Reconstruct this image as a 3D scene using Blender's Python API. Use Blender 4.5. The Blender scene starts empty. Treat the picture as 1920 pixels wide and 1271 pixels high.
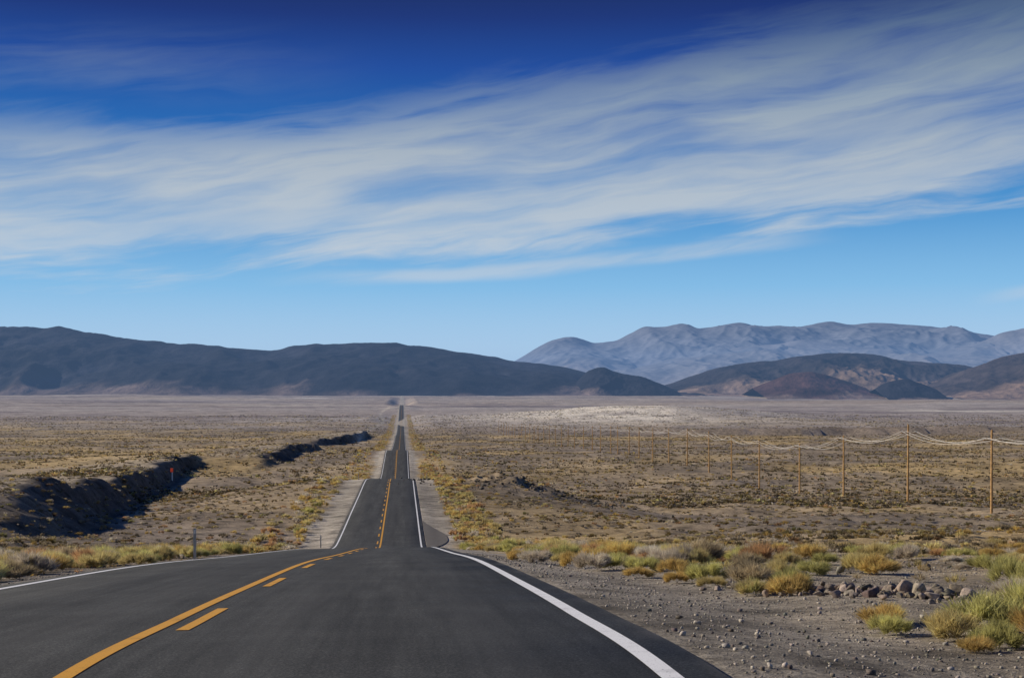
import bpy, math, random
import numpy as np
random.seed(3); rng=np.random.default_rng(7)
F=2667.0; H=780.0
sc=bpy.context.scene
# ---------------------------------------------------------------- helpers
def sstep(a,b,x):
    t=np.clip((x-a)/(b-a),0,1); return t*t*(3-2*t)
def pchip(xs,ys):
    xs=np.array(xs,float); ys=np.array(ys,float); h=np.diff(xs); d=np.diff(ys)/h
    m=np.zeros_like(xs); m[0]=d[0]; m[-1]=d[-1]
    for i in range(1,len(xs)-1):
        if d[i-1]*d[i]>0:
            w1=2*h[i]+h[i-1]; w2=h[i]+2*h[i-1]; m[i]=(w1+w2)/(w1/d[i-1]+w2/d[i])
    def f(x):
        x=np.clip(np.asarray(x,float),xs[0],xs[-1])
        i=np.clip(np.searchsorted(xs,x)-1,0,len(xs)-2)
        t=(x-xs[i])/h[i]
        return ((2*t**3-3*t**2+1)*ys[i]+(t**3-2*t**2+t)*h[i]*m[i]+(-2*t**3+3*t**2)*ys[i+1]+(t**3-t**2)*h[i]*m[i+1])
    return f
def hsh(i,j,s):
    n=(i.astype(np.int64)*374761393+j.astype(np.int64)*668265263+s*974634777)&0xffffffff
    n=((n^(n>>13))*1274126177)&0xffffffff
    n=(n^(n>>16))&0xffffffff
    return n/4294967295.0
def vnoise(x,y,s=0):
    x=np.asarray(x,float); y=np.asarray(y,float)
    i=np.floor(x).astype(np.int64); j=np.floor(y).astype(np.int64)
    u=x-i; v=y-j; u=u*u*u*(u*(u*6-15)+10); v=v*v*v*(v*(v*6-15)+10)
    a=hsh(i,j,s); b=hsh(i+1,j,s); c=hsh(i,j+1,s); d=hsh(i+1,j+1,s)
    return (a*(1-u)+b*u)*(1-v)+(c*(1-u)+d*u)*v
def fbm(x,y,o=4,s=0,g=.5):
    r=0;a=1;t=0
    for k in range(o):
        ca,sa=math.cos(k*1.1),math.sin(k*1.1)
        r=r+a*(vnoise(x*ca-y*sa,x*sa+y*ca,s+k)*2-1); t+=a; a*=g; x=x*2.03; y=y*2.03
    return r/t
def ridged(x,y,o=4,s=0):
    r=0;a=1;t=0
    for k in range(o):
        ca,sa=math.cos(k*.7),math.sin(k*.7)
        r=r+a*(1-np.abs(vnoise(x*ca-y*sa,x*sa+y*ca,s+k)*2-1)); t+=a; a*=.5; x=x*2.1; y=y*2.1
    return r/t
def mesh_obj(name,V,Fc,mat,col=None,smooth=False,nv=4):
    V=np.asarray(V,np.float32).reshape(-1,3); Fc=np.asarray(Fc,np.int32).reshape(-1,nv)
    me=bpy.data.meshes.new(name)
    me.vertices.add(len(V)); me.vertices.foreach_set('co',V.ravel())
    me.loops.add(Fc.size); me.loops.foreach_set('vertex_index',Fc.ravel())
    me.polygons.add(len(Fc)); me.polygons.foreach_set('loop_start',np.arange(0,Fc.size,nv,dtype=np.int32))
    me.polygons.foreach_set('loop_total',np.full(len(Fc),nv,np.int32))
    if smooth: me.polygons.foreach_set('use_smooth',np.ones(len(Fc),bool))
    if col is not None:
        at=me.color_attributes.new('Col','FLOAT_COLOR','POINT')
        c=np.ones((len(V),4),np.float32); c[:,:3]=col; at.data.foreach_set('color',c.ravel())
    me.update(calc_edges=True)
    me.materials.append(mat)
    ob=bpy.data.objects.new(name,me); sc.collection.objects.link(ob); return ob
def grid_faces(nr,nc):
    i=np.arange(nr-1)[:,None]*nc+np.arange(nc-1)[None,:]
    return np.stack([i,i+1,i+nc+1,i+nc],-1).reshape(-1,4)
# ---------------------------------------------------------------- node helpers
class NT:
    def __init__(s,nt): s.nt=nt; s.n=nt.nodes; s.l=nt.links
    def new(s,t,**k):
        n=s.n.new(t)
        for a,b in k.items(): setattr(n,a,b)
        return n
    def set(s,inp,v):
        if hasattr(v,'is_output') : s.l.new(v,inp)
        else: inp.default_value=v
    def m(s,op,a,b=None,c=None,clamp=False):
        n=s.new('ShaderNodeMath',operation=op,use_clamp=clamp); s.set(n.inputs[0],a)
        if b is not None: s.set(n.inputs[1],b)
        if c is not None: s.set(n.inputs[2],c)
        return n.outputs[0]
    def ss(s,x,a,b,lo=0.,hi=1.):
        n=s.new('ShaderNodeMapRange',interpolation_type='SMOOTHSTEP'); s.set(n.inputs[0],x)
        n.inputs[1].default_value=a;n.inputs[2].default_value=b;n.inputs[3].default_value=lo;n.inputs[4].default_value=hi
        return n.outputs[0]
    def mix(s,f,a,b,bt='MIX'):
        n=s.new('ShaderNodeMix',data_type='RGBA',blend_type=bt); s.set(n.inputs[0],f); s.set(n.inputs[6],a); s.set(n.inputs[7],b); return n.outputs[2]
    def ramp(s,x,pts,interp='LINEAR'):
        n=s.new('ShaderNodeValToRGB'); n.color_ramp.interpolation=interp; e=n.color_ramp.elements
        while len(e)<len(pts): e.new(.5)
        for k,(p,c) in enumerate(pts):
            e[k].position=p
            if not isinstance(c,(tuple,list)): c=(c,c,c)
            e[k].color=(*c,1)
        s.set(n.inputs[0],x); return n.outputs[0]
    def noise(s,vec,scale,detail=4,rough=.55,dist=0):
        n=s.new('ShaderNodeTexNoise'); s.set(n.inputs['Vector'],vec); n.inputs['Scale'].default_value=scale
        n.inputs['Detail'].default_value=detail; n.inputs['Roughness'].default_value=rough; n.inputs['Distortion'].default_value=dist
        return n.outputs[0]
    def comb(s,x,y,z=0.):
        n=s.new('ShaderNodeCombineXYZ'); s.set(n.inputs[0],x); s.set(n.inputs[1],y); s.set(n.inputs[2],z); return n.outputs[0]
def mat(name):
    m=bpy.data.materials.new(name); m.use_nodes=True; m.node_tree.nodes.clear()
    t=NT(m.node_tree); o=t.new('ShaderNodeOutputMaterial'); b=t.new('ShaderNodeBsdfPrincipled')
    b.inputs['Specular IOR Level'].default_value=.2; b.inputs['Roughness'].default_value=.9
    t.l.new(b.outputs[0],o.inputs[0]); return m,t,b,o
def simple(name,col,rough=.7,var=.25,scale=3,metal=0):
    m,t,b,o=mat(name); tc=t.new('ShaderNodeTexCoord')
    n=t.noise(tc.outputs['Object'],scale,5)
    c=t.mix(t.ss(n,.3,.7),(*[x*(1-var) for x in col],1),(*[min(1,x*(1+var)) for x in col],1))
    t.l.new(c,b.inputs['Base Color']); b.inputs['Roughness'].default_value=rough; b.inputs['Metallic'].default_value=metal
    return m
# ---------------------------------------------------------------- terrain definition
K=0.0769; X0=2.0
road_z=pchip([-80,0,8.7,13.1,19.8,29.4,45,77.6,100,122,156,181,215,232,300,369,430,492,510,620,850,1000,1100,1180,1300,1600,2000,2700,3000,3300,5500,8000,20000,60000],
 [-1.05,-1.42,-1.6,-1.87,-2.34,-3.05,-4.39,-7.19,-9.3,-10.9,-10.5,-10.2,-9.75,-10.2,-15.2,-16,-14,-12,-12.2,-17,-17.6,-17,-15.5,-16,-16.5,-12,-4,18,23,23,78,125,400,1200])
side_z=pchip([-80,0,8.7,19.8,29.4,45,80,130,205,241,273,305,338,368,396,454,509,657,1000,1500,2000,3000,4000,5500,8000,20000,60000],
 [-1.2,-1.5,-1.66,-2.3,-2.95,-4.1,-6.6,-9.8,-14,-14.4,-15.5,-16.8,-17.4,-16.4,-16,-14.9,-14.9,-15.5,-17,-11,0,22,44,78,125,400,1200])
banks=[([(-32,78),(-45,130),(-58,200),(-73,265),(-88,335),(-99,430),(-103,470)],5.0),([(-74,400),(-84,520),(-97,700)],4.0),([(-106,740),(-110,900),(-112,1150)],5.0)]
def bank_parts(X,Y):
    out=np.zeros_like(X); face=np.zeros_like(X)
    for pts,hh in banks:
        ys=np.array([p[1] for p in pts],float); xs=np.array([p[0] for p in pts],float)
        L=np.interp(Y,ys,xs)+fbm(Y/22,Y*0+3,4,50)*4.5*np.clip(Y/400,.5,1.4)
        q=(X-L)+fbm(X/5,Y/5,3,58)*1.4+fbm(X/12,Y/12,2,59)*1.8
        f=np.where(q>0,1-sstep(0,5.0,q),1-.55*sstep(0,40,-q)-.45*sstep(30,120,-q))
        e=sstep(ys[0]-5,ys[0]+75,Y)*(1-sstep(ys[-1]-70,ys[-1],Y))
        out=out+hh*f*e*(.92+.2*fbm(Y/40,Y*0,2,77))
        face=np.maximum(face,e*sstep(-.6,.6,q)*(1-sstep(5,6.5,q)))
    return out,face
def bank_h(X,Y): return bank_parts(X,Y)[0]
def sOf(X,Y): return X+X0+K*Y
def T(X,Y,fine=True):
    X=np.asarray(X,float);Y=np.asarray(Y,float); s=sOf(X,Y); a=np.abs(s)
    zr=road_z(Y); zs=side_z(Y)
    b=sstep(8,42,a)
    z=zr*(1-b)+zs*b
    tilt=.018*np.clip(s,-9,9)*(1-sstep(60,150,Y))*(1-b)
    z=z+tilt
    out=sstep(4.0,6.0,a)
    z=z-.16*out-.06
    z=z+.10*fbm(X/2.2,Y/2.2,3,5)*sstep(4.6,8,a)*(1-sstep(200,400,Y))
    z=z+.6*fbm(X/6,Y/6,4,9)*sstep(9,25,a)*(1-sstep(300,700,Y))
    z=z+(1.4*fbm(X/26,Y/26,4,13))*sstep(10,45,a)*sstep(20,90,Y)
    z=z+3.2*fbm(X/260,Y/260,4,17)*sstep(25,200,a)*sstep(500,1100,Y)
    z=z+27*fbm(X/1300,Y/1100,4,19)*sstep(100,900,a)*sstep(2300,5200,Y)
    z=z+bank_h(X,Y)
    g=np.exp(-((s-20)/9)**2-((Y-225)/13)**2)
    z=z+g*(1.1+1.8*fbm(X/3,Y/3,3,23))
    L=1185+.25*(X-150)+fbm(X/40,X*0,3,24)*25; q=Y-L
    z=z+5.5*sstep(0,7,q)*(1-sstep(20,160,q))*sstep(120,180,X)*(1-sstep(380,560,X))
    g=np.exp(-(np.abs((X-185)/170))**2.4-(np.abs((Y-1950)/330))**2.2)
    z=z+15*g*(1+.14*fbm(X/50,Y/50,3,29))
    return z
# rows / columns
rows=[-80,-60,-40,-25,-15,-8,-3,0,2,3.5]
y=4.5
while y<60000:
    rows.append(y); y+=max(.22,y*.0075 if y<700 else y*.0105)
rows=np.array(rows+[60000.])
half=[0,1.9,3.7,3.92,4.0,4.15]
v=4.4
while v<45000:
    half.append(v); v+=max(.25,v*.018)
half=np.array(half)
cols=np.concatenate([-half[:0:-1],half])
R,C=len(rows),len(cols)
YY=np.repeat(rows[:,None],C,1); SS=np.repeat(cols[None,:],R,0); XX=SS-X0-K*YY
ZZ=T(XX,YY)
ZZ=np.where(np.abs(SS)<3.95,ZZ-.03,ZZ)
def mixc(c,d,f): return c*(1-f[...,None])+np.array(d)*f[...,None]
A=np.abs(SS)
col=np.zeros(XX.shape+(3,))+np.array((.345,.27,.175))
n1=fbm(XX/30,YY/60,4,31); n2=fbm(XX/300,YY/140,4,37); n3=fbm(XX/4,YY/4,3,41); n4=fbm(XX/700,YY/260,5,47,.6)
col=mixc(col,(.43,.315,.155),sstep(-.15,.4,n1))
col=mixc(col,(.20,.165,.125),sstep(0,.4,-n1)*.75)
col=mixc(col,(.24,.195,.15),sstep(.0,.28,n2)*.65)
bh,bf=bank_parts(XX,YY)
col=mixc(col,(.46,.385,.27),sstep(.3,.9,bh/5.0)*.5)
col=mixc(col,(.085,.072,.062),bf*.9)  # shade of the steep bank faces darkened into the soil colour
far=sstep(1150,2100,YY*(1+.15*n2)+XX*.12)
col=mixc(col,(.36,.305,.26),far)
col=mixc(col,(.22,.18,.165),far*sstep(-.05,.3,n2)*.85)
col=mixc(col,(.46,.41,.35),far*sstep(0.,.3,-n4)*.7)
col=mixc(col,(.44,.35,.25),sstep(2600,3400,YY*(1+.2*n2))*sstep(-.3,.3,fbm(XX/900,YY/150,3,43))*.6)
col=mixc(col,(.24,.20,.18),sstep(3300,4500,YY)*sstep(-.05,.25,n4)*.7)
wl=6.0+.8*sstep(105,130,YY)*(1-sstep(225,260,YY))
gr=1-sstep(wl-.8,wl+1.2,A+n3*1.6)
col=mixc(col,(.31,.28,.235),gr)
col=mixc(col,(.42,.37,.29),gr*sstep(90,125,YY)*.8)
nearR=(1-sstep(25,60,YY))*sstep(0,1,SS)*(1-sstep(9,16,SS))
col=mixc(col,(.30,.265,.215),nearR*.8)
dm=np.exp(-((SS-22)/10)**2-((YY-220)/16)**2); col=mixc(col,(.13,.11,.09),np.clip(dm*1.3,0,1)*.75*sstep(-.4,.2,n3))
tr=np.exp(-((YY-229)/6)**2)*sstep(-21,-15,SS)*(1-sstep(-5,-3.9,SS)); col=mixc(col,(.62,.57,.48),np.clip(tr,0,1))
tr=np.exp(-((SS+28+4*np.sin(YY/160))/3.0)**2)*sstep(800,1000,YY)*(1-sstep(2700,3000,YY)); col=mixc(col,(.50,.44,.35),tr*.8)
tr=np.exp(-((YY-3000-.10*SS+20*n1)/45)**2)*sstep(-420,-380,SS)*(1-sstep(-4,0,SS)); col=mixc(col,(.52,.46,.37),tr*.6)
g=np.exp(-(np.abs((XX-185)/185))**2.8-(np.abs((YY-1930)/370))**2.8)
col=mixc(col,(.76,.68,.54),np.clip(g*1.8,0,1)*sstep(-.8,0,n1)*(.35+.65*(1-sstep(140,290,XX))))
pl=np.exp(-((YY-2350-60*n1)/80)**2)*sstep(580,720,XX)*(1-sstep(850,1000,XX)); col=mixc(col,(.74,.67,.54),pl)
pl=np.exp(-((YY-4300-.25*XX-250*n2)/110)**2)*sstep(-.1,.4,n1+.2); col=mixc(col,(.56,.47,.36),pl*.5)
pl=np.exp(-((YY-3300-.1*XX-250*n2)/70)**2)*sstep(-.2,.3,n1+.2); col=mixc(col,(.18,.15,.14),pl*.6)
pl=np.exp(-((XX+650)/60)**2-((YY-4600)/160)**2); col=mixc(col,(.66,.6,.5),pl)

gm,t,b,o=mat('desert_ground')
tc=t.new('ShaderNodeTexCoord'); at=t.new('ShaderNodeVertexColor',layer_name='Col'); P=tc.outputs['Object']
nA=t.noise(P,.35,6,.6); nB=t.noise(P,5,8,.72); nC=t.noise(P,.03,8,.7); nD=t.noise(P,22,6,.7,.6)
wv=t.new('ShaderNodeTexNoise'); t.l.new(P,wv.inputs['Vector']); wv.inputs['Scale'].default_value=6; wv.inputs['Detail'].default_value=4
vadd=t.new('ShaderNodeVectorMath',operation='MULTIPLY_ADD'); t.l.new(wv.outputs['Color'],vadd.inputs[0]); vadd.inputs[1].default_value=(.35,.35,.35); t.l.new(P,vadd.inputs[2])
vo=t.new('ShaderNodeTexVoronoi'); t.l.new(vadd.outputs[0],vo.inputs['Vector']); vo.inputs['Scale'].default_value=24
vo2=t.new('ShaderNodeTexVoronoi'); t.l.new(P,vo2.inputs['Vector']); vo2.inputs['Scale'].default_value=.55
c=t.mix(1,at.outputs[0],t.ramp(nA,[(.3,.55),(.5,1.0),(.7,1.35)]),'MULTIPLY')
c=t.mix(1,c,t.ramp(nB,[(.28,.45),(.5,1.0),(.72,1.55)]),'MULTIPLY')
c=t.mix(1,c,t.ramp(nC,[(.35,.65),(.5,1.0),(.66,1.28)]),'MULTIPLY')
c=t.mix(1,c,t.ramp(nD,[(.3,.6),(.5,1.0),(.7,1.35)]),'MULTIPLY')
c=t.mix(.35,c,t.ramp(vo.outputs['Color'],[(0,.4),(.5,.9),(1,1.65)]),'MULTIPLY')
c=t.mix(1,c,t.ramp(vo2.outputs['Distance'],[(.08,.45),(.34,.98),(.6,1.1)]),'MULTIPLY')
t.l.new(c,b.inputs['Base Color'])
bp=t.new('ShaderNodeBump'); bp.inputs['Distance'].default_value=.07; bp.inputs['Strength'].default_value=1
hsum=t.m('ADD',t.m('ADD',nB,t.m('MULTIPLY',nD,.5)),t.m('MULTIPLY',vo.outputs['Distance'],-.25)); t.l.new(hsum,bp.inputs['Height']); t.l.new(bp.outputs[0],b.inputs['Normal'])
b.inputs['Specular IOR Level'].default_value=.1
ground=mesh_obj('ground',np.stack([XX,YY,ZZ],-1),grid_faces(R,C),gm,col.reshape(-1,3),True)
# ---------------------------------------------------------------- road
def road_h(S,Yv): return road_z(Yv)+.018*np.clip(S,-9,9)*(1-sstep(60,150,Yv))
rr=rows[(rows<=3150)]
am,t,b,o=mat('asphalt'); tc=t.new('ShaderNodeTexCoord'); P=tc.outputs['Object']
sep=t.new('ShaderNodeSeparateXYZ'); t.l.new(P,sep.inputs[0])
S=t.m('ADD',t.m('ADD',sep.outputs[0],X0),t.m('MULTIPLY',sep.outputs[1],K))
nf=t.noise(P,55,4,.8); ng=t.noise(t.comb(t.m('MULTIPLY',S,1.3),t.m('MULTIPLY',sep.outputs[1],.05)),1,5,.6); nh=t.noise(P,.6,6,.65); ns=t.noise(t.comb(t.m('MULTIPLY',S,9),t.m('MULTIPLY',sep.outputs[1],.35)),1,4,.6)
c=t.ramp(nf,[(.3,(.014,.015,.014)),(.5,(.045,.046,.042)),(.7,(.15,.145,.13))])
c=t.mix(1,c,t.ramp(ng,[(.3,.62),(.7,1.38)]),'MULTIPLY'); c=t.mix(1,c,t.ramp(nh,[(.3,.76),(.7,1.24)]),'MULTIPLY'); c=t.mix(1,c,t.ramp(ns,[(.3,.8),(.7,1.22)]),'MULTIPLY')
wp=t.m('ABSOLUTE',t.m('SUBTRACT',t.m('ABSOLUTE',t.m('SUBTRACT',t.m('ABSOLUTE',S),1.8)),.85)); c=t.mix(t.ss(wp,0,.45,.3,0),c,(.066,.065,.060,1))
c=t.mix(t.m('MULTIPLY',t.ss(t.m('ADD',t.m('ABSOLUTE',S),t.m('MULTIPLY',t.m('SUBTRACT',nh,.5),.5)),3.75,4.05),.5),c,(.24,.21,.17,1))
t.l.new(c,b.inputs['Base Color']); b.inputs['Roughness'].default_value=.8; b.inputs['Specular IOR Level'].default_value=.2
bp=t.new('ShaderNodeBump'); bp.inputs['Distance'].default_value=.008; bp.inputs['Strength'].default_value=.7; t.l.new(nf,bp.inputs['Height']); t.l.new(bp.outputs[0],b.inputs['Normal'])
SR=np.array([-4.02,-3.9,-2,0,2,3.9,4.02])
edge=fbm(rr/1.2,rr*0,4,61)*.08
Sg=np.repeat(SR[None,:],len(rr),0); Sg[:,0]+=edge; Sg[:,-1]+=fbm(rr/1.2,rr*0+9,4,62)*.08; Yg=np.repeat(rr[:,None],7,1)
Zg=road_h(Sg,Yg); Zg[:,0]-=.09; Zg[:,-1]-=.09
road=mesh_obj('road',np.stack([Sg-X0-K*Yg,Yg,Zg],-1),grid_faces(len(rr),7),am,None,True)
ty=rows[(rows>112)&(rows<146)]; wdt=np.clip(sstep(112,128,ty)*(1-sstep(130,146,ty)),0,1)*2.0+.05
k5=np.linspace(0,1,6); S5=4.02+wdt[:,None]*k5[None,:]; Y5=np.repeat(ty[:,None],6,1); X5=S5-X0-K*Y5
Z5=T(X5,Y5)+.06
tb=mesh_obj('paved_turnout',np.stack([X5,Y5,Z5],-1),grid_faces(len(ty),6),am,None,True); tb.parent=road
def paint(name,colr):
    m,t,b,o=mat(name); tc=t.new('ShaderNodeTexCoord'); P=tc.outputs['Object']
    n=t.noise(P,60,4,.7); n2=t.noise(P,2.5,5,.7)
    f=t.m('ADD',t.ss(n,.56,.68),t.m('MULTIPLY',t.ss(n2,.5,.72),.4),clamp=True)
    c=t.mix(f,(*colr,1),(*[x*.35+.02 for x in colr],1)); t.l.new(c,b.inputs['Base Color']); b.inputs['Roughness'].default_value=.6
    return m
wm=paint('white_road_paint',(.78,.78,.76)); ym=paint('yellow_road_paint',(.66,.33,.035))
def stripe(name,s0,w,y0,y1,m,V,Fl):
    ys=np.unique(np.concatenate([[y0,y1],rr[(rr>y0)&(rr<y1)]]))
    base=len(V)
    for yy in ys:
        for s in (s0-w/2,s0+w/2):
            z=np.interp(yy,rr,road_h(s,rr)); V.append((s-X0-K*yy,yy,float(z)+.005+yy*2e-5))
    for k in range(len(ys)-1):
        a=base+2*k; Fl.append((a,a+1,a+3,a+2))
V=[];Fl=[]
for s0 in(-3.6,3.57): stripe('',s0,.13,-80,3150,wm,V,Fl)
o1=mesh_obj('edge_lines',V,Fl,wm); o1.parent=road
V=[];Fl=[]
stripe('',-.08,.12,-80,104,ym,V,Fl)
yy=11.8-7.3*10
while yy<104: stripe('',.17,.11,yy,yy+2.7,ym,V,Fl); yy+=7.3
stripe('',.12,.14,96,3150,ym,V,Fl)
while yy<560: stripe('',-.16,.12,yy,yy+2.7,ym,V,Fl); yy+=7.3
o2=mesh_obj('centre_lines',V,Fl,ym); o2.parent=road
# ---------------------------------------------------------------- mountains
def rockmat(name,amp,bump):
    mm,t,b,o=mat(name); tc=t.new('ShaderNodeTexCoord'); at=t.new('ShaderNodeVertexColor',layer_name='Col'); P=tc.outputs['Object']
    n=t.noise(P,.012,8,.65); n2=t.noise(P,.0025,6,.6)
    c=t.mix(1,at.outputs[0],t.ramp(n,[(.3,1-amp),(.5,1),(.7,1+amp)]),'MULTIPLY'); c=t.mix(1,c,t.ramp(n2,[(.35,1-amp*.6),(.65,1+amp*.6)]),'MULTIPLY')
    t.l.new(c,b.inputs['Base Color']); b.inputs['Specular IOR Level'].default_value=.05
    bp=t.new('ShaderNodeBump'); bp.inputs['Distance'].default_value=bump; bp.inputs['Strength'].default_value=.6; t.l.new(n,bp.inputs['Height']); t.l.new(bp.outputs[0],b.inputs['Normal'])
    return mm
mm=rockmat('dark_hill_rock',.5,26); mf=rockmat('distant_mountain_rock',.2,8)
def mountain(name,prof,Yc,front,back,amp,L,seed,c_hi,c_lo,lo=.3,nc=520,nr=130,pw=1.25,rough=1.0,basey=None,mt=None,gul=.4):
    px=np.array([p[0] for p in prof],float); py=np.array([p[1] for p in prof],float)
    f=pchip(px,py)
    u=np.linspace(px[0],px[-1],nc); crest=(H-f(u))/F*Yc; X=(u-960)/F*Yc
    t=np.concatenate([np.linspace(0,1,nr),1+np.linspace(0,1,nr//3)[1:]])
    TT=np.repeat(t[:,None],nc,1); XM=np.repeat(X[None,:],len(t),0)
    YM=np.where(TT<=1,Yc-front*(1-TT),Yc+back*(TT-1))
    YM=YM+fbm(XM/(L*3),XM*0+seed,3,seed)*front*.22*np.clip(1.4-TT,0,1)
    base=side_z(YM)-14
    if basey is not None: base=(H-basey)/F*YM
    up=np.where(TT<=1,TT**pw,1-(TT-1)**1.1)
    CR=np.repeat(crest[None,:],len(t),0)
    hgt=np.maximum(CR-base,0)
    rn=ridged(XM/L,YM/(L*1.6),5,seed)-.62
    env=np.clip(4*up*(1-up),0,1)**.8
    Z=base+hgt*up+hgt*amp*rn*env
    dn=fbm(XM/(L*.25),YM/(L*.25),4,seed+9)
    Z=Z+dn*hgt*.035*rough*np.clip(up*2,0,1)
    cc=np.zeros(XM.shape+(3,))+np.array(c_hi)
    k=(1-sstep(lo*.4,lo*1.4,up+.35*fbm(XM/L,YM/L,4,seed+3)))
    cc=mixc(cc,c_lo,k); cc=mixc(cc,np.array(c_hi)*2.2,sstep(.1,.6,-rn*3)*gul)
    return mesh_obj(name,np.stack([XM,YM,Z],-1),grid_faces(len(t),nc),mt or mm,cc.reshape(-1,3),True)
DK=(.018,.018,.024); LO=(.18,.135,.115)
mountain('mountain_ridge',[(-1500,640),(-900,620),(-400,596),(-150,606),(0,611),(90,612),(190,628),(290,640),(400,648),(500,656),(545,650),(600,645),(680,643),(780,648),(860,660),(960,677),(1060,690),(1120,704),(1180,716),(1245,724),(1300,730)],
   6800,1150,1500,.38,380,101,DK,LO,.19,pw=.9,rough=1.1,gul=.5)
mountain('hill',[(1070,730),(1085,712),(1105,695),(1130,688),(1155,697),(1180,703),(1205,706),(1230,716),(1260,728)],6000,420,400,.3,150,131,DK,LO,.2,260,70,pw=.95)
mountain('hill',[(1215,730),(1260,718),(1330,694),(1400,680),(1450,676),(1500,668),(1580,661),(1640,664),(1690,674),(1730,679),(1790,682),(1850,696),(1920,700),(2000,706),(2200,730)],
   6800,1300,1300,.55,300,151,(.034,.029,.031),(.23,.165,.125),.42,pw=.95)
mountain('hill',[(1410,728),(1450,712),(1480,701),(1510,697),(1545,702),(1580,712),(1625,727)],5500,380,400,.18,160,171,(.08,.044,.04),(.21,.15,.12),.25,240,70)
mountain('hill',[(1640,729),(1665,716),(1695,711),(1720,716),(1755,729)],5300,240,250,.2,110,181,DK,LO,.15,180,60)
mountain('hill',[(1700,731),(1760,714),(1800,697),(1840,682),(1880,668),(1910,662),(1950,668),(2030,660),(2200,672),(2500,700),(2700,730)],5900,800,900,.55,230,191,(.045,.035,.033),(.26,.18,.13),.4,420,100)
FH=(.15,.158,.185); FL=(.33,.30,.285)  # far crest rock tinted bluish, aerial haze put into the colour
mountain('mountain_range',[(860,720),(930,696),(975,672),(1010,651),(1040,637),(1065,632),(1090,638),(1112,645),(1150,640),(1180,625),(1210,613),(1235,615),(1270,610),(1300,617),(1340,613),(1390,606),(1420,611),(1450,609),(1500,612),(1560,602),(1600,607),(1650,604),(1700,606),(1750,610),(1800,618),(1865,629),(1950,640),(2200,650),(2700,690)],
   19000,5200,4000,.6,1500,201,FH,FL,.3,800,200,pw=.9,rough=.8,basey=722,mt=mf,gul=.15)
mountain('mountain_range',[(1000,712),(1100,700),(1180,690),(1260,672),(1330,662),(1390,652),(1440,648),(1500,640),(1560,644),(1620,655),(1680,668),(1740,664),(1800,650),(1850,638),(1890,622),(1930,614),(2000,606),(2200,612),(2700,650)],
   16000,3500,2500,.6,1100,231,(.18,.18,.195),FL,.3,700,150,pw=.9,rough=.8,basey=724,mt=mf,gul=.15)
# ---------------------------------------------------------------- vegetation
vm,t,b,o=mat('dry_shrub_foliage'); at=t.new('ShaderNodeVertexColor',layer_name='Col')
t.l.new(at.outputs[0],b.inputs['Base Color']); b.inputs['Roughness'].default_value=.8
tr=t.new('ShaderNodeBsdfTranslucent'); t.l.new(at.outputs[0],tr.inputs[0]); ms=t.new('ShaderNodeMixShader'); ms.inputs[0].default_value=.45
t.l.new(b.outputs[0],ms.inputs[1]); t.l.new(tr.outputs[0],ms.inputs[2]); t.l.new(ms.outputs[0],o.inputs[0])
def bush(nb,w,lumps=14,seed=0,ln=(.16,.34)):
    r=np.random.default_rng(seed)
    th=r.uniform(0,2*np.pi,lumps); rad=np.sqrt(r.uniform(0,1,lumps))*.66
    lc=np.stack([rad*np.cos(th),rad*np.sin(th),(.5-.42*rad**2)*r.uniform(.6,1.15,lumps)],-1)
    k=r.integers(0,lumps,nb); d=r.normal(size=(nb,3)); d[:,2]=np.abs(d[:,2])*1.1+.15; d/=np.linalg.norm(d,axis=1)[:,None]
    c=lc[k]; c=c+r.normal(size=(nb,3))*.07; c[:,2]=np.abs(c[:,2])
    p0=c*np.array([.8,.8,.65]); L=r.uniform(*ln,nb)[:,None]; out=c*np.array([1,1,.6]); out/=np.linalg.norm(out,axis=1)[:,None]+1e-6
    dd=d*.8+out*.7; dd/=np.linalg.norm(dd,axis=1)[:,None]; p1=p0+dd*L
    sd=np.cross(dd,r.normal(size=(nb,3))); sd/=np.linalg.norm(sd,axis=1)[:,None]+1e-6
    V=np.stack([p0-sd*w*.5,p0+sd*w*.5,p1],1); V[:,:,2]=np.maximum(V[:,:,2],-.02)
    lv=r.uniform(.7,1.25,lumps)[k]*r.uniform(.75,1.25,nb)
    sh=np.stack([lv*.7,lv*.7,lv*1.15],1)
    return V.astype(np.float32),sh.astype(np.float32)
PAL=np.array([(.72,.51,.18),(.70,.57,.25),(.58,.54,.20),(.62,.38,.19),(.70,.60,.46),(.52,.42,.26)])
def scatter(name,px,py,size,pal,variants,hs=None):
    N=len(px); pz=T(px,py); vi=rng.integers(0,len(variants),N); out=[];oc=[]
    ang=rng.uniform(0,6.283,N); 
    hs=rng.uniform(.8,1.25,N) if hs is None else hs
    for k,(V,sh) in enumerate(variants):
        ix=np.where(vi==k)[0]
        if len(ix)==0: continue
        ca=np.cos(ang[ix])[:,None,None]; sa=np.sin(ang[ix])[:,None,None]; s=size[ix][:,None,None]
        x=(V[None,:,:,0]*ca-V[None,:,:,1]*sa)*s+px[ix][:,None,None]
        y=(V[None,:,:,0]*sa+V[None,:,:,1]*ca)*s+py[ix][:,None,None]
        z=V[None,:,:,2]*s*hs[ix][:,None,None]+pz[ix][:,None,None]
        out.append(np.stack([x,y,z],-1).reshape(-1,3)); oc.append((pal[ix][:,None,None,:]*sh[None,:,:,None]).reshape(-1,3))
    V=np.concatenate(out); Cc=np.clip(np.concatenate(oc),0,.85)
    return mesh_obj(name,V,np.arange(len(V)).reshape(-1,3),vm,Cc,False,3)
def pick(N,w):
    w=np.array(w,float); w/=w.sum(); c=PAL[rng.choice(len(PAL),N,p=w)]
    return c*rng.uniform(.78,1.12,(N,1))
def fromS(s,Y): return s-X0-K*Y
VN=[bush(2400,.018,18,s) for s in range(7)]
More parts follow.
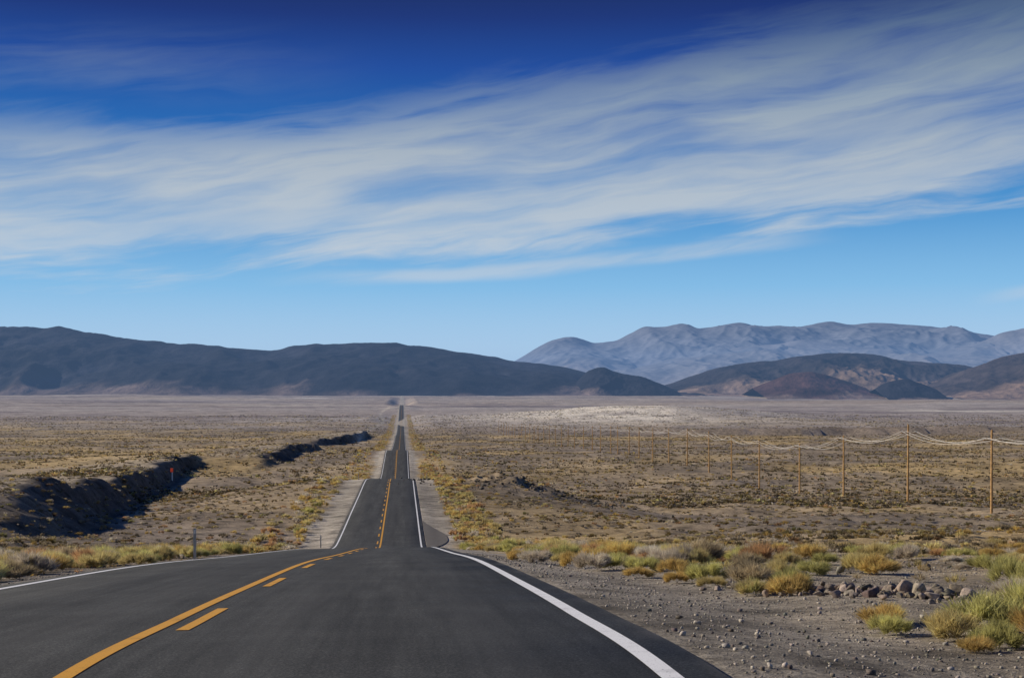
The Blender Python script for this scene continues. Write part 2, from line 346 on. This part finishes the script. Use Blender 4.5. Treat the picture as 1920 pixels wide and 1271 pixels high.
VM=[bush(150,.085,9,s+20,(.2,.4)) for s in range(8)]
VF=[bush(12,.42,5,s+40,(.3,.5)) for s in range(10)]
P_=[];
def add(s,Y,sz,w): P_.append((fromS(s,Y),Y,sz,w))
for k in range(170):   # left verge
    Y=21+ (100-21)*rng.uniform()**1.2; add(-rng.uniform(5.9,10)-(Y-22)*.02,Y,rng.uniform(.35,1.0),'L')
for k in range(70): Y=rng.uniform(24,65); add(-rng.uniform(9,24),Y,rng.uniform(.3,.7),'L')
for k in range(165):   # right verge
    Y=27+(95-27)*rng.uniform()**1.05; add(rng.uniform(6.0,10),Y,rng.uniform(.35,.85),'R')
for k in range(120): Y=rng.uniform(24,62); add(rng.uniform(8.5,26),Y,rng.uniform(.25,.7),'R')
for X,Y,sz in [(4.2,12.6,.62),(3.75,12.2,.45),(4.8,13.0,.6),(4.3,11.2,.45),(4.9,11.4,.5),(3.5,13.4,.40),(3.35,12.6,.3),(3.9,11.4,.34),(4.6,12.1,.5),(3.6,11.0,.25),(6.6,17.8,.6),(3.65,18.6,.5),(3.2,19.0,.4),(3.9,19.8,.45),(3.6,21.5,.6),(4.2,22.5,.5),(3.1,22.5,.5),(1.6,28,.6),(2.1,28.5,.62),(2.5,27.5,.55),(1.3,30,.5),(.55,33,.65),(.1,34,.5),(2.9,25.5,.5),(7.4,21,.6),(5.7,10.4,.5),(3.0,28,.6),(3.6,29,.6),(4.4,27,.55),(4.9,10.2,.4),(5.9,16.6,.45),(3.0,21.3,.35),(2.6,22.5,.3),(2.2,24.8,.4),(5.2,24.5,.55),(6.1,25,.5)]:
    P_.append((X,Y,sz,'R'))
P_=[p for p in P_ if not (3.9<p[0]<6.2 and 16.8<p[1]<21.5)]
px=np.array([p[0] for p in P_]);py=np.array([p[1] for p in P_]);sz=np.array([p[2] for p in P_])
pal=np.where(np.array([p[3]=='L' for p in P_])[:,None],pick(len(P_),[3.5,4,2.4,2.6,3,2]),pick(len(P_),[3.5,4.5,3.4,.9,3,1]))
scatter('roadside_shrubs',px,py,sz,pal,VN)
N=6500; Y=10+110*rng.uniform(size=N)**.85; s=rng.choice([-1,1],N)*rng.uniform(5.6,50,N)
keep=(np.abs(s)>6.3)|(rng.uniform(size=N)<.15); s=s[keep];Y=Y[keep]
dn=vnoise(s/3,Y/3,90); kk=dn>.32; s=s[kk];Y=Y[kk]; xx=fromS(s,Y); kk=~((xx>3.9)&(xx<6.2)&(Y>16.5)&(Y<21)); s=s[kk];Y=Y[kk]; N=len(s)
scatter('dry_grass_tufts',fromS(s,Y),Y,rng.uniform(.10,.34,N),pick(N,[3,4,1,1.4,4,5])*rng.choice([.6,1.],N)[:,None],[bush(110,.05,6,s_+70,(.2,.4)) for s_ in range(5)])
N=20000; Y=45+270*rng.uniform(size=N)**1.05; u=rng.uniform(-.50,.50,N); X=u*Y+rng.normal(size=N)*8
s=sOf(X,Y); k=(np.abs(s)>7.6); X=X[k];Y=Y[k]; s=s[k]
k=vnoise(X/9,Y/9,95)+rng.uniform(-.35,.35,len(X))>.36; X=X[k];Y=Y[k]
M=1400
Yv=rng.uniform(80,420,M); sv=rng.choice([-1,1,1],M)*(rng.uniform(6.9,11,M))
X=np.concatenate([X,fromS(sv,Yv)]);Y=np.concatenate([Y,Yv]);sz=np.concatenate([rng.uniform(.18,.6,len(X)-M),rng.uniform(.4,1.1,M)])
pal=pick(len(X),[3,3,.5,1.2,3,6])*rng.choice([.34,.65,1.],len(X),p=[.4,.35,.25])[:,None]; pal[-M:]=pick(M,[5,4,1,2.2,1.5,1])
scatter('desert_scrub',X,Y,sz,pal,VM)
N=85000; Y=230+1800*rng.uniform(size=N)**1.5; u=rng.uniform(-.50,.52,N); X=u*Y
s=sOf(X,Y); k=(np.abs(s)>10); X=X[k];Y=Y[k]
k=vnoise(X/25,Y/40,96)+rng.uniform(-.35,.35,len(X))>.36; X=X[k];Y=Y[k]
pal=pick(len(X),[3,3,.5,1,3,6])*rng.choice([.22,.6,1.],len(X),p=[.5,.3,.2])[:,None]
scatter('desert_scrub',X,Y,rng.uniform(.4,1.0,len(X))*(1+Y/1800),pal,VF,rng.uniform(.6,1,len(X)))
Yv=rng.uniform(380,2200,2000); sv=rng.choice([-1,1],2000)*rng.uniform(8,14,2000)
scatter('desert_scrub',fromS(sv,Yv),Yv,rng.uniform(.7,1.3,2000),pick(2000,[5,4,1,2.5,1,1])*.9,VF)
# ---------------------------------------------------------------- stones
sm,t,b,o=mat('stone'); at=t.new('ShaderNodeVertexColor',layer_name='Col'); tc=t.new('ShaderNodeTexCoord')
n=t.noise(tc.outputs['Object'],18,6,.7); t.l.new(t.mix(1,at.outputs[0],t.ramp(n,[(.3,.55),(.7,1.35)]),'MULTIPLY'),b.inputs['Base Color'])
bp=t.new('ShaderNodeBump'); bp.inputs['Distance'].default_value=.02; t.l.new(n,bp.inputs['Height']); t.l.new(bp.outputs[0],b.inputs['Normal'])
import bmesh
def rock(sub,seed):
    bm=bmesh.new(); bmesh.ops.create_icosphere(bm,subdivisions=sub,radius=1); r=np.random.default_rng(seed)
    V=np.array([v.co[:] for v in bm.verts]); 
    for k in range(12):
        n=r.normal(size=3); n/=np.linalg.norm(n); d=r.uniform(.35,.7); q=V@n-d; V=V-np.clip(q,0,None)[:,None]*n*.98
    V=V*r.uniform(.6,1.3,3)*np.array([1,1,.75]); Fc=np.array([[v.index for v in f.verts] for f in bm.faces]); bm.free(); return V,Fc
def rocks(name,px,py,size,cols_,vars_,sink=.25):
    out=[];fo=[];co=[];off=0; pz=T(px,py); N=len(px); vi=rng.integers(0,len(vars_),N)
    for k,(V,Fc) in enumerate(vars_):
        ix=np.where(vi==k)[0]; 
        if len(ix)==0: continue
        a=rng.uniform(0,6.283,len(ix)); ca=np.cos(a)[:,None];sa=np.sin(a)[:,None];s=size[ix][:,None]
        x=(V[None,:,0]*ca-V[None,:,1]*sa)*s+px[ix][:,None]; y=(V[None,:,0]*sa+V[None,:,1]*ca)*s+py[ix][:,None]; z=V[None,:,2]*s+pz[ix][:,None]+s*sink
        out.append(np.stack([x,y,z],-1).reshape(-1,3)); co.append(np.repeat(cols_[ix],len(V),0))
        fo.append((Fc[None]+(np.arange(len(ix))*len(V))[:,None,None]+off).reshape(-1,3)); off+=len(ix)*len(V)
    return mesh_obj(name,np.concatenate(out),np.concatenate(fo),sm,np.concatenate(co),False,3)
RS=[rock(1,i) for i in range(6)]; RB=[rock(3,i+10) for i in range(8)]
def rc(N): return np.array([(.31,.275,.23)])*rng.uniform(.4,1.7,(N,1))+rng.uniform(-.015,.015,(N,3))
N=52000; Y=6+44*rng.uniform(size=N)**1.25; s=np.where(rng.uniform(size=N)<.75,rng.uniform(4.1,17,N),-rng.uniform(4.2,14,N))
rocks('gravel',fromS(s,Y),Y,np.clip(rng.lognormal(-4.45,.55,N),.004,.055),rc(N),RS)
N=7000; Y=25+220*rng.uniform(size=N)**1.2; s=rng.choice([-1,1],N)*rng.uniform(7,60,N)
rocks('gravel',fromS(s,Y),Y,np.clip(rng.lognormal(-2.7,.5,N),.03,.28),rc(N)*.6,RS)
N=280; cx=rng.normal(size=N)*.7+4.8; cy=18.3+rng.normal(size=N)*.8+ (cx-4.8)*-.9
rocks('rock_pile',cx,cy,np.clip(rng.lognormal(-2.7,.45,N),.03,.17),np.clip(rc(N)*np.array([[.8,.74,.68]]),.02,1),RB,.4)
for X,Y,s_ in [(5.9,17.2,.2),(3.95,21.5,.11),(2.75,20.5,.09),(4.5,22,.15)]:
    rocks('boulder',np.array([X]),np.array([Y]),np.array([s_]),np.array([(.24,.19,.15)]),[RB[int(X*7)%8]],.3)
N=700; s=21+rng.normal(size=N)*9; Y=220+rng.normal(size=N)*10
rocks('rubble_mound',fromS(s,Y),Y,np.clip(rng.lognormal(-1.5,.5,N),.1,.5),rc(N)*.34,RS)
# ---------------------------------------------------------------- utility poles
pm=simple('weathered_pole_wood',(.45,.27,.115),.85,.3,2.5); im=simple('insulator_glass',(.35,.38,.36),.3,.1); wmt=simple('wire_metal',(.72,.69,.64),.5,.1)
def cyl(bm,p0,p1,r0,r1,n=10):
    from mathutils import Vector
    p0=Vector(p0);p1=Vector(p1);d=(p1-p0).normalized(); a=d.orthogonal().normalized(); c=d.cross(a)
    r=[[bm.verts.new(p+(a*math.cos(2*math.pi*k/n)+c*math.sin(2*math.pi*k/n))*rad) for k in range(n)] for p,rad in((p0,r0),(p1,r1))]
    fs=[bm.faces.new((r[0][k],r[0][(k+1)%n],r[1][(k+1)%n],r[1][k])) for k in range(n)]
    fs.append(bm.faces.new(r[1])); fs.append(bm.faces.new(r[0][::-1])); return fs
def box(bm,c,sx,sy,sz):
    vs=[bm.verts.new((c[0]+a*sx/2,c[1]+b_*sy/2,c[2]+d*sz/2)) for a in(-1,1) for b_ in(-1,1) for d in(-1,1)]
    return [bm.faces.new([vs[i] for i in q]) for q in((0,1,3,2),(4,6,7,5),(0,4,5,1),(2,3,7,6),(0,2,6,4),(1,5,7,3))]
def obj_bm(name,bm,mats,loc,rz=0):
    bmesh.ops.recalc_face_normals(bm,faces=bm.faces)
    me=bpy.data.meshes.new(name); bm.to_mesh(me); bm.free()
    for m in mats: me.materials.append(m)
    ob=bpy.data.objects.new(name,me); ob.location=loc; ob.rotation_euler=(0,0,rz); sc.collection.objects.link(ob); return ob
yaw=math.atan(K)
pxs=[2073,1860,1697,1585,1497,1425,1371,1327,1286,1254,1226,1200,1178,1160,1144,1128]
ds=[2667*85/(x-755) for x in pxs]
ds=[ds[0]-64,ds[0]-32]+ds
hts=[12,12,12,12.0,13.9,11.8,11.8,11.8,11.6,11.4,11.5]
while ds[-1]<1250: ds.append(ds[-1]+31)
att=[]
for i,d in enumerate(ds):
    X=fromS(87.0,d)+rng.uniform(-.5,.5); z=float(T(np.array([X]),np.array([d]))[0]); h=hts[i] if i<len(hts) else rng.uniform(10.8,11.6)
    bm=bmesh.new(); cyl(bm,(0,0,-.6),(0,0,h),.20,.14,12); za=h-(1.5 if i in(3,4) else .7)
    box(bm,(0,-.19,za),2.7,.12,.16)
    cyl(bm,(-.75,-.19,za-.05),(0,-.18,za-.8),.03,.03,5); cyl(bm,(.75,-.19,za-.05),(0,-.18,za-.8),.03,.03,5)
    pts=[(-1.2,-.19,za+.085),(-.5,-.19,za+.085),(1.2,-.19,za+.085)]
    for q in pts:
        cyl(bm,q,(q[0],q[1],q[2]+.12),.02,.02,6)
        for f in cyl(bm,(q[0],q[1],q[2]+.1),(q[0],q[1],q[2]+.26),.07,.045,8): f.material_index=1
    lean=rng.uniform(-.01,.01)
    ob=obj_bm('utility_pole',bm,[pm,im],(X,d,z),yaw); ob.rotation_euler[1]=lean
    ca,sa=math.cos(yaw),math.sin(yaw)
    att.append([(X+q[0]*ca-q[1]*sa+lean*za,d+q[0]*sa+q[1]*ca,z+q[2]+.22) for q in pts])
cu=bpy.data.curves.new('power_lines','CURVE'); cu.dimensions='3D'; cu.bevel_depth=.024; cu.bevel_resolution=1
for i in range(len(att)-1):
    for k in range(3):
        a=np.array(att[i][k]);b_=np.array(att[i+1][k]); n=15; sp=cu.splines.new('POLY'); sp.points.add(n-1)
        sag=1.05+.45*((i*3+k*7)%5)/4
        for j in range(n):
            t_=j/(n-1); p=a*(1-t_)+b_*t_; p[2]-=sag*4*t_*(1-t_); sp.points[j].co=(*p,1)
cu.materials.append(wmt); wo=bpy.data.objects.new('power_lines',cu); sc.collection.objects.link(wo)
# ---------------------------------------------------------------- roadside markers
gm_=simple('galvanised_steel',(.42,.42,.40),.5,.15,8,.3); rd=simple('red_reflector',(.8,.07,.03),.5,.1); wh=simple('white_marker_paint',(.78,.78,.76),.5,.1)
def marker(X,Y,h,kind):
    z=float(T(np.array([X]),np.array([Y]))[0]); bm=bmesh.new()
    if kind=='post':
        box(bm,(0,0,h/2-.1),.07,.015,h+.2); box(bm,(-.041,-.02,h/2-.1),.012,.03,h+.2); box(bm,(.041,-.02,h/2-.1),.012,.03,h+.2)
        for f in box(bm,(0,-.014,h-.12),.06,.008,.14): f.material_index=1
        obj_bm('delineator_post',bm,[gm_,wh],(X,Y,z),yaw)
    else:
        box(bm,(0,0,h/2-.1),.3,.2,h+.2)
        for f in box(bm,(0,-.14,h-.5),.85,.06,1.0): f.material_index=1
        obj_bm('warning_marker_sign',bm,[wh,rd],(X,Y,z),math.radians(-25))
marker(-11.15,50,1.15,'post'); marker(-16.0,119,1.05,'post'); marker(fromS(-5.0,226),226,1.1,'post'); marker(fromS(6.0,235),235,1.1,'post'); marker(fromS(5.2,222),222,1.0,'post')
marker(-.239*360,360,3.2,'sign')
# ---------------------------------------------------------------- haze (thin layer of desert air, its scattered light imitated by emission)
hm=bpy.data.materials.new('haze_air'); hm.use_nodes=True; hm.node_tree.nodes.clear(); t=NT(hm.node_tree)
o=t.new('ShaderNodeOutputMaterial'); ab=t.new('ShaderNodeVolumeAbsorption'); em=t.new('ShaderNodeEmission'); ad=t.new('ShaderNodeAddShader')
SG=4.2e-5
ab.inputs['Color'].default_value=(0,0,0,1); ab.inputs['Density'].default_value=SG
em.inputs[0].default_value=(.19,.34,.63,1); em.inputs[1].default_value=SG
t.l.new(ab.outputs[0],ad.inputs[0]); t.l.new(em.outputs[0],ad.inputs[1]); t.l.new(ad.outputs[0],o.inputs['Volume'])
bm=bmesh.new(); box(bm,(0,11000+900,150),60000,22000,1100); obj_bm('haze',bm,[hm],(0,0,0))
# ---------------------------------------------------------------- sky + sun
SUN_EL=27; SUN_AZ=-74   # azimuth measured from +Y (view) towards +X
az=math.radians(SUN_AZ); el=math.radians(SUN_EL)
from mathutils import Vector
sd=Vector((math.sin(az)*math.cos(el),math.cos(az)*math.cos(el),math.sin(el)))
L=bpy.data.lights.new('sun','SUN'); L.energy=5.0; L.angle=math.radians(.5); L.color=(1,.90,.75)
lo=bpy.data.objects.new('sun',L); lo.rotation_euler=sd.to_track_quat('Z','Y').to_euler(); lo.location=(0,0,50); sc.collection.objects.link(lo)
w=bpy.data.worlds.new('World'); sc.world=w; w.use_nodes=True; w.node_tree.nodes.clear(); t=NT(w.node_tree)
out=t.new('ShaderNodeOutputWorld'); bg=t.new('ShaderNodeBackground'); t.l.new(bg.outputs[0],out.inputs[0]); bg.inputs[1].default_value=.1
sky=t.new('ShaderNodeTexSky',sky_type='NISHITA'); sky.sun_disc=False; sky.sun_elevation=el; sky.sun_rotation=az; sky.air_density=1; sky.dust_density=.3; sky.ozone_density=3
tc=t.new('ShaderNodeTexCoord'); sp=t.new('ShaderNodeSeparateXYZ'); t.l.new(tc.outputs['Generated'],sp.inputs[0])
Pz=t.m('MULTIPLY',t.m('ARCTAN2',sp.outputs[0],sp.outputs[1]),2667.); Q=t.m('MULTIPLY',t.m('ARCSINE',sp.outputs[2]),2667.)
q01=t.m('DIVIDE',Q,1600.,clamp=True)
def lin(r,g,b_):
    f=lambda v:((v/255+.055)/1.055)**2.4 if v>10 else v/255/12.92
    return (f(r)*10,f(g)*10,f(b_)*10)
grad=t.ramp(q01,[(0,lin(222,240,250)),(.08,lin(192,225,246)),(.15,lin(136,196,236)),(.24,lin(62,145,208)),(.33,lin(2,96,176)),(.40,lin(0,64,152)),(.455,lin(0,34,112)),(.5,lin(0,18,80)),(.6,lin(0,12,65)),(1,lin(20,60,130))])
base=t.mix(.985,sky.outputs[0],grad)
pn=t.m('DIVIDE',t.m('ADD',Pz,1100.),2200.,clamp=True)
ql=t.m('MULTIPLY',t.ramp(pn,[(0,.245),(.08,.25),(.3,.30),(.5,.29),(.72,.32),(.92,.395),(1,.42)],'B_SPLINE'),1000.)
qu=t.m('MULTIPLY',t.ramp(pn,[(0,.52),(.08,.525),(.3,.54),(.42,.595),(.55,.655),(.68,.71),(.9,.79),(1,.83)],'B_SPLINE'),1000.)
ct,st=math.cos(.15),math.sin(.15)
Sx=t.m('ADD',t.m('MULTIPLY',Pz,ct),t.m('MULTIPLY',Q,st)); Sy=t.m('SUBTRACT',t.m('MULTIPLY',Q,ct),t.m('MULTIPLY',Pz,st))
warp=t.noise(t.comb(t.m('DIVIDE',Sx,500.),t.m('DIVIDE',Sy,160.)),1,3,.5)
Sy2=t.m('ADD',Sy,t.m('MULTIPLY',warp,110.))
nb=t.noise(t.comb(t.m('DIVIDE',Sx,480.),t.m('DIVIDE',Sy2,52.),3.),1,6,.55)
nbig=t.noise(t.comb(t.m('DIVIDE',Sx,600.),t.m('DIVIDE',Sy2,110.),8.),1,3,.5)
nfine=t.noise(t.comb(t.m('DIVIDE',Sx,120.),t.m('DIVIDE',Sy2,16.),5.),1,6,.65)
tt=t.m('DIVIDE',t.m('SUBTRACT',Q,ql),t.m('SUBTRACT',qu,ql))
def cen(n,a): return t.m('MULTIPLY',t.m('SUBTRACT',n,.5),a)
tt2=t.m('ADD',tt,t.m('ADD',t.m('ADD',cen(nb,.6),cen(nbig,.4)),cen(nfine,.12)))
d1=t.m('MULTIPLY',t.ss(tt2,-.05,.18),t.ss(tt2,.76,1.06,1.,0.))
tex=t.m('ADD',t.m('ADD',t.m('MULTIPLY',t.ss(nb,.31,.64),.6),t.m('MULTIPLY',t.ss(nbig,.35,.60),.45)),cen(nfine,.45))
d1=t.m('MULTIPLY',d1,t.m('ADD',.28,t.m('MULTIPLY',tex,.74)),clamp=True)
lc=t.m('SUBTRACT',Q,t.m('ADD',276.,t.m('MULTIPLY',Pz,.075))); lc=t.m('ADD',lc,t.m('MULTIPLY',t.m('SUBTRACT',warp,.5),60.))
d2=t.m('MULTIPLY',t.ss(t.m('ABSOLUTE',lc),3,22,1.,0.),t.m('MULTIPLY',t.ss(Pz,-520,-150),t.ss(Pz,380,640,1.,0.)))
d2=t.m('MULTIPLY',d2,t.m('MULTIPLY',t.ss(nb,.3,.6),.7))
d3=t.m('MULTIPLY',t.m('MULTIPLY',t.ss(t.m('ABSOLUTE',t.m('SUBTRACT',Q,t.m('ADD',650.,t.m('MULTIPLY',Pz,.03)))),10,100,1.,0.),t.ss(Pz,-750,-200,1.,0.)),t.m('MULTIPLY',t.ss(nb,.35,.7),.3))
d4=t.m('MULTIPLY',t.m('MULTIPLY',t.ss(t.m('ABSOLUTE',t.m('SUBTRACT',Q,t.m('ADD',215.,t.m('MULTIPLY',t.m('SUBTRACT',Pz,900.),.15)))),2,18,1.,0.),t.ss(Pz,820,930)),.4)
dens=t.m('MAXIMUM',t.m('MAXIMUM',d1,d2),t.m('MAXIMUM',d3,d4))
dens=t.m('MULTIPLY',dens,.95)
cc=t.ramp(q01,[(0,lin(220,230,238)),(.16,lin(206,216,222)),(.28,lin(184,193,199)),(.36,lin(150,165,178)),(.44,lin(98,119,138)),(.5,lin(56,80,104)),(1,lin(70,95,130))])
final=t.mix(dens,base,cc)
t.l.new(final,bg.inputs[0])
# ---------------------------------------------------------------- camera
cam=bpy.data.cameras.new('camera'); cam.sensor_width=36; cam.lens=50; cam.shift_y=144.5/1920; cam.clip_start=.1; cam.clip_end=150000
co=bpy.data.objects.new('camera',cam); co.rotation_euler=(math.pi/2,0,0); co.location=(0,0,0); sc.collection.objects.link(co); sc.camera=co
sc.view_settings.view_transform='Standard'; sc.view_settings.look='None'; sc.view_settings.exposure=0
print('verts',sum(len(o.data.vertices) for o in sc.objects if o.type=='MESH'))
